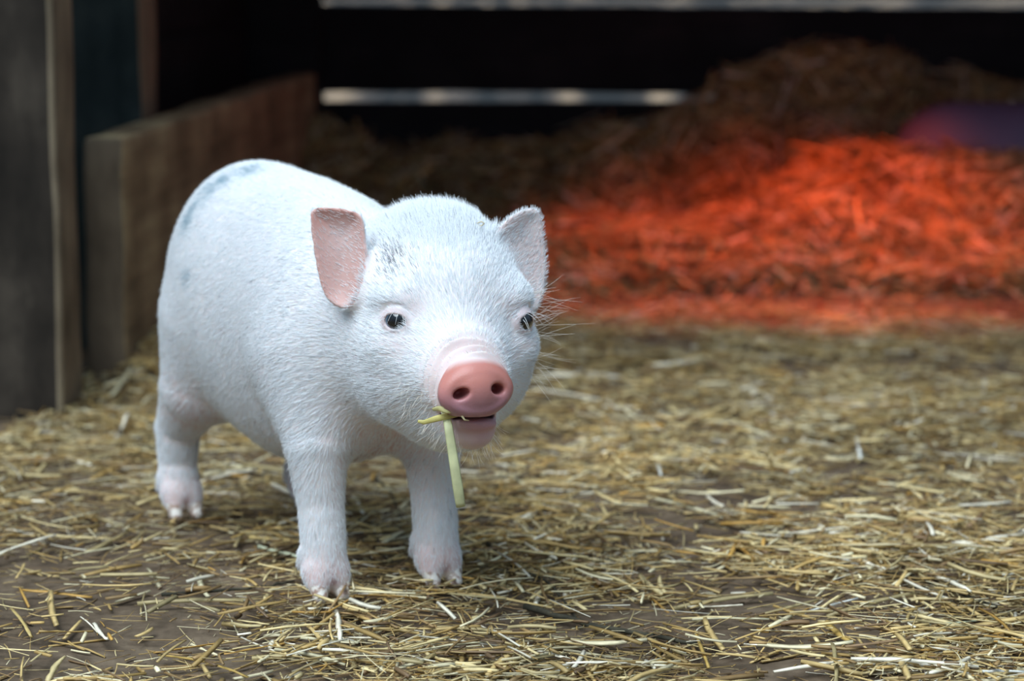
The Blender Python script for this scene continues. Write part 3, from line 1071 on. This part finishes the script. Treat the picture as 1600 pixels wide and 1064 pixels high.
M_skin, nt, N, L, b = new_mat('piglet_skin')
at1 = N.new('ShaderNodeAttribute'); at1.attribute_name = 'tint'
at2 = N.new('ShaderNodeAttribute'); at2.attribute_name = 'moist'
mr = N.new('ShaderNodeMapRange'); mr.inputs[3].default_value = 0.62; mr.inputs[4].default_value = 0.30
L.new(at2.outputs['Fac'], mr.inputs[0]); L.new(mr.outputs[0], b.inputs['Roughness'])
L.new(at1.outputs['Color'], b.inputs['Base Color'])
b.inputs['Subsurface Weight'].default_value = 0.25
b.inputs['Subsurface Radius'].default_value = (0.006, 0.0025, 0.0015)
b.inputs['Subsurface Scale'].default_value = 0.6
b.inputs['Specular IOR Level'].default_value = 0.35
tcn = N.new('ShaderNodeTexCoord')
n1 = N.new('ShaderNodeTexNoise'); n1.inputs['Scale'].default_value = 900; n1.inputs['Detail'].default_value = 3
bp = N.new('ShaderNodeBump'); bp.inputs['Strength'].default_value = 0.25; bp.inputs['Distance'].default_value = 0.0005
L.new(tcn.outputs['Object'], n1.inputs['Vector']); L.new(n1.outputs[0], bp.inputs['Height']); L.new(bp.outputs[0], b.inputs['Normal'])

pig = bpy.data.objects.new('piglet', None)
COL.objects.link(pig)
pig.location = O
pig['label'] = 'small white piglet standing on the straw and chewing a stalk'
pig['category'] = 'piglet'
Minv = Matrix.Translation(-Vector(O))
me.transform(Minv)
me.name = 'body'
body = link('body', me, M_skin, pig)

# the horn of the toes
M_hoof, nt, N, L, b = new_mat('hoof_horn')
tcn = N.new('ShaderNodeTexCoord')
n1 = N.new('ShaderNodeTexNoise'); n1.inputs['Scale'].default_value = 260; n1.inputs['Detail'].default_value = 4
cr = N.new('ShaderNodeValToRGB'); e = cr.color_ramp.elements
e[0].position = 0.40; e[0].color = (0.40, 0.26, 0.20, 1); e[1].position = 0.58; e[1].color = (0.84, 0.78, 0.70, 1)
L.new(tcn.outputs['Object'], n1.inputs['Vector']); L.new(n1.outputs[0], cr.inputs[0]); L.new(cr.outputs[0], b.inputs['Base Color'])
b.inputs['Roughness'].default_value = 0.45
for (fa, fb) in FEET:
    for sg in (-1, 1):
        def hoof_sdf(P):
            A = (P - O) @ RB.T
            q = cone(A, (fa + 0.0055, fb + sg * 0.0070, 0.0120), (fa + 0.0108, fb + sg * 0.0076, 0.0055), 0.0064, 0.0042)
            q = smax(q, 0.0012 - A[:, 2], 0.0015)
            cut = (A[:, 2] - 0.0145) + 0.5 * (A[:, 0] - fa - 0.0105)      # slanting hair line
            return smax(q, cut, 0.001)
        ctr = O + RB.T @ np.array([fa + 0.008, fb + sg * 0.0075, 0.008])
        hv, hq_ = extract(hoof_sdf, ctr - 0.014, ctr + 0.014, 0.0007)
        link('hoof', mesh_from('hoof', hv - O, [hq_]), M_hoof, pig, label='small off-white hoof tip')

# fur ---------------------------------------------------------------
tri = []
me.calc_loop_triangles()
T = np.empty(len(me.loop_triangles) * 3, dtype=np.int32); me.loop_triangles.foreach_get('vertices', T); T = T.reshape(-1, 3)
TV = V[T]
ar = np.linalg.norm(np.cross(TV[:, 1] - TV[:, 0], TV[:, 2] - TV[:, 0]), axis=1) / 2
NH = 430000
rg = np.random.default_rng(3)
ti = rg.choice(len(T), NH, p=ar / ar.sum())
u = rg.random((NH, 2)); fl = u.sum(1) > 1; u[fl] = 1 - u[fl]
w3 = np.stack([1 - u.sum(1), u[:, 0], u[:, 1]], 1)
HP = (TV[ti] * w3[:, :, None]).sum(1)
HN = (nrm[T[ti]] * w3[:, :, None]).sum(1); HN /= np.linalg.norm(HN, axis=1, keepdims=True)
hm = masks(HP, HN)
keep_p = 1 - np.clip(hm['disc'] * 1.2 + hm['lip'] * 0.85 + hm['hoof'] * 1.5 + hm['earin'] * 0.86 + hm['eye'] * 0.6 + hm['bare'] * 0.86 + hm['pit'] * 0.5 + hm['chin'] * 0.62 + hm['cleft'] * 1.0 + hm['foot'] * 0.25, 0, 1)
keep = rg.random(NH) < keep_p
HP, HN = HP[keep], HN[keep]
hm = masks(HP, HN)
Qh, Ah = hm['Q'], hm['A']
nh = len(HP)
# direction of growth
body_dir = (-0.9 * FW)[None] + np.array([0, 0, -0.55])[None] + np.zeros((nh, 3))
src = (RH.T @ (SN + np.array([0.01, 0, 0.004]))) + HC
head_dir = HP - src
head_dir /= np.linalg.norm(head_dir, axis=1, keepdims=True)
wh = sstep(-0.075, -0.02, Qh[:, 0]) * sstep(-0.11, -0.07, Qh[:, 2])
leg_w = sstep(0.10, 0.06, HP[:, 2]) * (1 - wh)
D = body_dir * (1 - wh)[:, None] + head_dir * wh[:, None]
D = D * (1 - leg_w)[:, None] + np.array([0, 0, -1.0])[None] * leg_w[:, None]
fl_n = np.stack([vnoise(HP, 45, 20 + i) for i in range(3)], 1)
D = D + 0.09 * fl_n
D -= HN * (D * HN).sum(1)[:, None]
D /= np.linalg.norm(D, axis=1, keepdims=True) + 1e-9
crown = sstep(0.030, 0.055, Qh[:, 2]) * wh * sstep(0.055, 0.02, np.abs(Qh[:, 1]))
lift = 0.13 + 0.12 * rg.random(nh) + 0.75 * crown
lift = lift + 0.35 * hm['earall']
ln = (0.0048 + 0.0030 * rg.random(nh)) * (1 + 0.9 * crown)
ln = np.where(hm['earall'] > 0.5, 0.0036, ln)
ln = ln * (1 - 0.6 * np.clip(hm['eye'], 0, 1)) * (1 - 0.5 * hm['bare']) * (1 - 0.35 * hm['foot'])
D0 = D + HN * lift[:, None] + rg.normal(0, 0.10, (nh, 3))
D0 /= np.linalg.norm(D0, axis=1, keepdims=True)
D1 = D + HN * (lift * 0.35)[:, None] + rg.normal(0, 0.16, (nh, 3))
D1 /= np.linalg.norm(D1, axis=1, keepdims=True)
K = 4
pts = np.zeros((nh, K, 3))
pts[:, 0] = HP - HN * 0.0003
for i in range(1, K):
    t = i / (K - 1)
    d_ = D0 * (1 - t) + D1 * t
    pts[:, i] = pts[:, i - 1] + d_ * (ln / (K - 1))[:, None]
rad = np.array([0.000085, 0.000078, 0.00006, 0.00002])[None] * (0.8 + 0.5 * rg.random(nh))[:, None]
hc = np.tile(np.array((0.90, 0.93, 0.95)), (nh, 1))
dk = np.exp(-(((HP - at(612, 408, 1.41)) / np.array([0.010, 0.05, 0.008])) ** 2).sum(1))
dkm = rg.random(nh) < dk * 0.5 + 0.006
hc[dkm] = (0.08, 0.10, 0.13)
dk2 = np.zeros(nh)
for p, rad_ in SPOTS:
    dk2 = np.maximum(dk2, np.exp(-(((HP - p) / (rad_ * 0.9)) ** 2).sum(1)) * (0.7 + 0.6 * vnoise(HP, 150, 9)))
hc[rg.random(nh) < dk2 * 0.8] = (0.36, 0.50, 0.57)


def hair_object(name, pts, rad, cols, mat, parent, origin):
    n_, k_ = pts.shape[:2]
    cu = bpy.data.hair_curves.new(name)
    cu.add_curves([k_] * n_)
    cu.attributes['position'].data.foreach_set('vector', (pts - origin).astype(np.float32).ravel())
    ra = cu.attributes.get('radius') or cu.attributes.new('radius', 'FLOAT', 'POINT')
    ra.data.foreach_set('value', rad.astype(np.float32).ravel())
    ca = cu.attributes.new('hair_tint', 'FLOAT_COLOR', 'CURVE')
    c4 = np.ones((n_, 4), dtype=np.float32); c4[:, :3] = cols
    ca.data.foreach_set('color', c4.ravel())
    cu.materials.append(mat)
    o = bpy.data.objects.new(name, cu)
    COL.objects.link(o)
    o.parent = parent
    return o


M_fur, nt, N, L, b = new_mat('piglet_fur')
a1 = N.new('ShaderNodeAttribute'); a1.attribute_name = 'hair_tint'
L.new(a1.outputs['Color'], b.inputs['Base Color'])
b.inputs['Roughness'].default_value = 0.55
b.inputs['Specular IOR Level'].default_value = 0.3
hair_object('fur', pts, rad, hc, M_fur, pig, O)

# eyes --------------------------------------------------------------
M_eye, nt, N, L, b = new_mat('piglet_eye')
tcn = N.new('ShaderNodeTexCoord')
sp_ = N.new('ShaderNodeSeparateXYZ'); L.new(tcn.outputs['Object'], sp_.inputs[0])
cr = N.new('ShaderNodeValToRGB'); e = cr.color_ramp.elements
e[0].position = 0.0; e[0].color = (0.55, 0.55, 0.55, 1)
e[1].position = 1.0; e[1].color = (0.003, 0.004, 0.006, 1)
for ps, cl in ((0.36, (0.50, 0.56, 0.60, 1)), (0.42, (0.10, 0.22, 0.32, 1)), (0.55, (0.05, 0.10, 0.15, 1)), (0.64, (0.003, 0.005, 0.008, 1))):
    k = e.new(ps); k.color = cl
mr = N.new('ShaderNodeMapRange'); mr.inputs[1].default_value = 0.0; mr.inputs[2].default_value = 0.0087
L.new(sp_.outputs['X'], mr.inputs[0]); L.new(mr.outputs[0], cr.inputs[0]); L.new(cr.outputs[0], b.inputs['Base Color'])
b.inputs['Roughness'].default_value = 0.04
b.inputs['Coat Weight'].default_value = 1.0; b.inputs['Coat Roughness'].default_value = 0.02


def uv_sphere(R_, nu=40, nv_=24, bulge=0.0):
    V = []
    for i in range(nv_ + 1):
        th = math.pi * i / nv_
        x = R_ * math.cos(th)
        rr_ = R_ * math.sin(th)
        x += bulge * math.exp(-(th / 0.55) ** 2)
        for j in range(nu):
            V.append((x, rr_ * math.cos(2 * math.pi * j / nu), rr_ * math.sin(2 * math.pi * j / nu)))
    F = [[i * nu + j, (i + 1) * nu + j, (i + 1) * nu + (j + 1) % nu, i * nu + (j + 1) % nu] for i in range(nv_) for j in range(nu)]
    return V, F


lash_pts = []
for ey, sg in ((EYE_R, -1), (EYE_L, 1)):
    fwd = np.array([0.80, sg * 0.60, 0.02]); fwd /= np.linalg.norm(fwd)
    wf = RH.T @ fwd
    c_ = RH.T @ (ey - fwd * 0.0010) + HC
    Vv, Ff = uv_sphere(0.0082, bulge=0.0005)
    gaze = np.array([0.25, -0.97, 0.0]) * 0.55 + wf * 0.45
    gaze /= np.linalg.norm(gaze)
    o = link('eye', mesh_from('eye', Vv, [Ff]), M_eye, pig, label='glossy dark eye with a thin blue-grey iris rim')
    o.location = Vector(c_ - O)
    o.rotation_euler = Vector(gaze).to_track_quat('X', 'Z').to_euler()
    sidev = np.cross(fwd, UPV); sidev /= np.linalg.norm(sidev)
    up2 = np.cross(sidev, fwd)
    lp = []
    for i in range(7):
        th = math.pi * (0.08 + 0.84 * i / 6) + rg.normal(0, 0.05)
        p0 = ey + sidev * 0.0066 * math.cos(th) + up2 * 0.0052 * math.sin(th) + fwd * 0.0058
        dr = fwd * 0.9 + sidev * (0.55 * math.cos(th)) - up2 * 0.15 + rg.normal(0, 0.15, 3)
        dr /= np.linalg.norm(dr)
        l_ = 0.009 + 0.003 * rg.random()
        q = [p0 + dr * l_ * t + up2 * (-0.0045 * t * t) for t in (0, 0.33, 0.66, 1)]
        lp.append([RH.T @ x + HC for x in q])
    lp = np.array(lp)
    hair_object('eyelashes', lp, np.tile(np.array([[0.00010, 0.00009, 0.00007, 0.00002]]), (len(lp), 1)), np.tile(np.array([[0.9, 0.88, 0.85]]), (len(lp), 1)), M_fur, pig, O)

# whiskers on chin, muzzle and cheek
wp = []
for i in range(150):
    if i < 60:
        base_px = (rg.uniform(600, 700), rg.uniform(600, 700), 1.38); drn = np.array([-0.5, -0.4, -0.8])
    elif i < 100:
        base_px = (rg.uniform(700, 790), rg.uniform(665, 712), 1.37); drn = np.array([0.1, -0.5, -0.9])
    else:
        base_px = (rg.uniform(826, 842), rg.uniform(450, 600), 1.42); drn = np.array([0.95, 0.1, rg.uniform(-0.5, 0.5)])
    p = at(*base_px)
    for _ in range(6):
        g1 = grad(pig_sdf, p[None])[0]
        p = p - g1 * pig_sdf(p[None])[0]
    if i >= 100 and g1[0] < 0.5:
        continue
    dr = drn * 0.7 + g1 * 0.6 + rg.normal(0, 0.25, 3); dr /= np.linalg.norm(dr)
    l_ = rg.uniform(0.012, 0.026) if i >= 100 else rg.uniform(0.006, 0.012)
    cv = rg.normal(0, 0.15, 3)
    wp.append([p + dr * l_ * t + cv * l_ * t * t for t in (0, 0.33, 0.66, 1)])
wp = np.array(wp)
hair_object('whiskers', wp, np.tile(np.array([[0.00008, 0.00007, 0.00006, 0.00002]]), (len(wp), 1)), np.tile(np.array([[0.85, 0.78, 0.68]]), (len(wp), 1)), M_fur, pig, O)

# stalk held in the mouth ------------------------------------------
def chew(pts, Ys, widths, col, label, flat=0.35, extra=None):
    P = np.array([at(x, y, Y) for (x, y), Y in zip(pts, Ys)])
    t = np.linspace(0, len(P) - 1, 16)
    Q = np.stack([np.interp(t, range(len(P)), P[:, k]) for k in range(3)], 1)
    wd = np.interp(t, range(len(P)), widths)
    T_ = np.gradient(Q, axis=0); T_ /= np.linalg.norm(T_, axis=1, keepdims=True)
    view = np.array([0.1, -1, 0.1])
    V = []; k = 8
    for p, tt, w_ in zip(Q, T_, wd):
        s_ = np.cross(tt, view); s_ /= np.linalg.norm(s_); u_ = np.cross(s_, tt)
        for j in range(k):
            a_ = 2 * math.pi * j / k
            V.append(p + w_ / 2000 * (math.cos(a_) * s_ + flat * math.sin(a_) * u_))
    V = np.array(V)
    F = [[i * k + j, i * k + (j + 1) % k, (i + 1) * k + (j + 1) % k, (i + 1) * k + j] for i in range(15) for j in range(k)]
    caps = [list(range(k))[::-1], [15 * k + j for j in range(k)]]
    c_ = Q.mean(0)
    me_ = mesh_from('straw_stalk', V - c_, [F, caps])
    point_color(me_, 'tint', np.tile(np.array(col), (len(V), 1)))
    o_ = link('straw_stalk', me_, M_straw, label=label, category='straw stalk')
    o_.location = c_
    return o_


chew([(694, 640), (700, 662), (709, 720), (716, 765), (720, 792)], [1.362, 1.350, 1.348, 1.348, 1.350], [4.0, 5.0, 5.6, 6.0, 5.4], (0.66, 0.66, 0.36),
     'long yellow-green straw stalk hanging from the piglet mouth')
chew([(722, 646), (700, 650), (682, 654), (662, 660), (653, 658)], [1.362, 1.352, 1.350, 1.352, 1.353], [2.6, 3.6, 3.6, 2.6, 1.6], (0.62, 0.54, 0.18),
     'short yellow straw piece poking left out of the piglet mouth')
chew([(676, 640), (686, 638), (700, 642), (716, 640), (722, 646)], [1.356, 1.349, 1.346, 1.350, 1.358], [1.8, 3.0, 3.4, 2.4, 1.6], (0.64, 0.58, 0.26),
     'crumpled straw fibre lying across the piglet lip above the hanging stalk')
chew([(712, 640), (722, 650), (726, 656), (733, 657)], [1.352, 1.346, 1.346, 1.350], [1.2, 1.2, 1.0, 0.6], (0.74, 0.64, 0.36),
     'thin curled straw thread at the piglet lower lip')

chew([(745, 349), (752, 346), (757, 349), (752, 353), (746, 351)], [1.425, 1.424, 1.424, 1.425, 1.426], [0.8, 0.8, 0.8, 0.8, 0.6], (0.80, 0.70, 0.50),
     'tiny curled straw thread caught in the fur between the ears')

# ------------------------------------------------------------------ the resting animal in the straw
def rest_sdf(P):
    c0 = at(1500, 200, 3.02)
    d = ell(P, c0 + np.array([0.07, 0.03, -0.045]), (0.145, 0.07, 0.075))
    d = smin(d, ell(P, c0 + np.array([-0.005, 0.02, -0.03]), (0.07, 0.055, 0.06)), 0.02)
    hc_ = c0 + np.array([0.17, 0.0, -0.03])
    d = smin(d, ell(P, hc_, (0.055, 0.05, 0.05)), 0.02)
    d = smin(d, cone(P, hc_ + np.array([0.02, 0, -0.012]), hc_ + np.array([0.085, -0.01, -0.03]), 0.034, 0.02), 0.015)
    d = smin(d, cone(P, hc_ + np.array([-0.005, -0.03, 0.035]), hc_ + np.array([0.0, -0.055, 0.068]), 0.016, 0.006), 0.006)
    d = smin(d, cone(P, hc_ + np.array([-0.005, 0.03, 0.035]), hc_ + np.array([0.0, 0.055, 0.068]), 0.016, 0.006), 0.006)
    for dx in (-0.03, 0.10):
        d = smin(d, cone(P, c0 + np.array([dx, -0.02, -0.075]), c0 + np.array([dx + 0.05, -0.07, -0.10]), 0.022, 0.013), 0.015)
    return d


c0 = at(1500, 200, 3.02)
V, Qd = extract(rest_sdf, c0 - np.array([0.14, 0.12, 0.15]), c0 + np.array([0.32, 0.16, 0.12]), 0.004)
rp = c0 + np.array([0.05, 0.03, -0.1])
M_grey, nt, N, L, b = new_mat('grey_hide')
b.inputs['Base Color'].default_value = (0.13, 0.11, 0.20, 1); b.inputs['Roughness'].default_value = 0.7
rest = bpy.data.objects.new('resting_pig', None); COL.objects.link(rest)
rest.location = rp
rest['label'] = 'purplish grey pig lying in the straw heap at the right edge'
rest['category'] = 'pig'
link('body', mesh_from('body', V - rp, [Qd]), M_grey, rest)
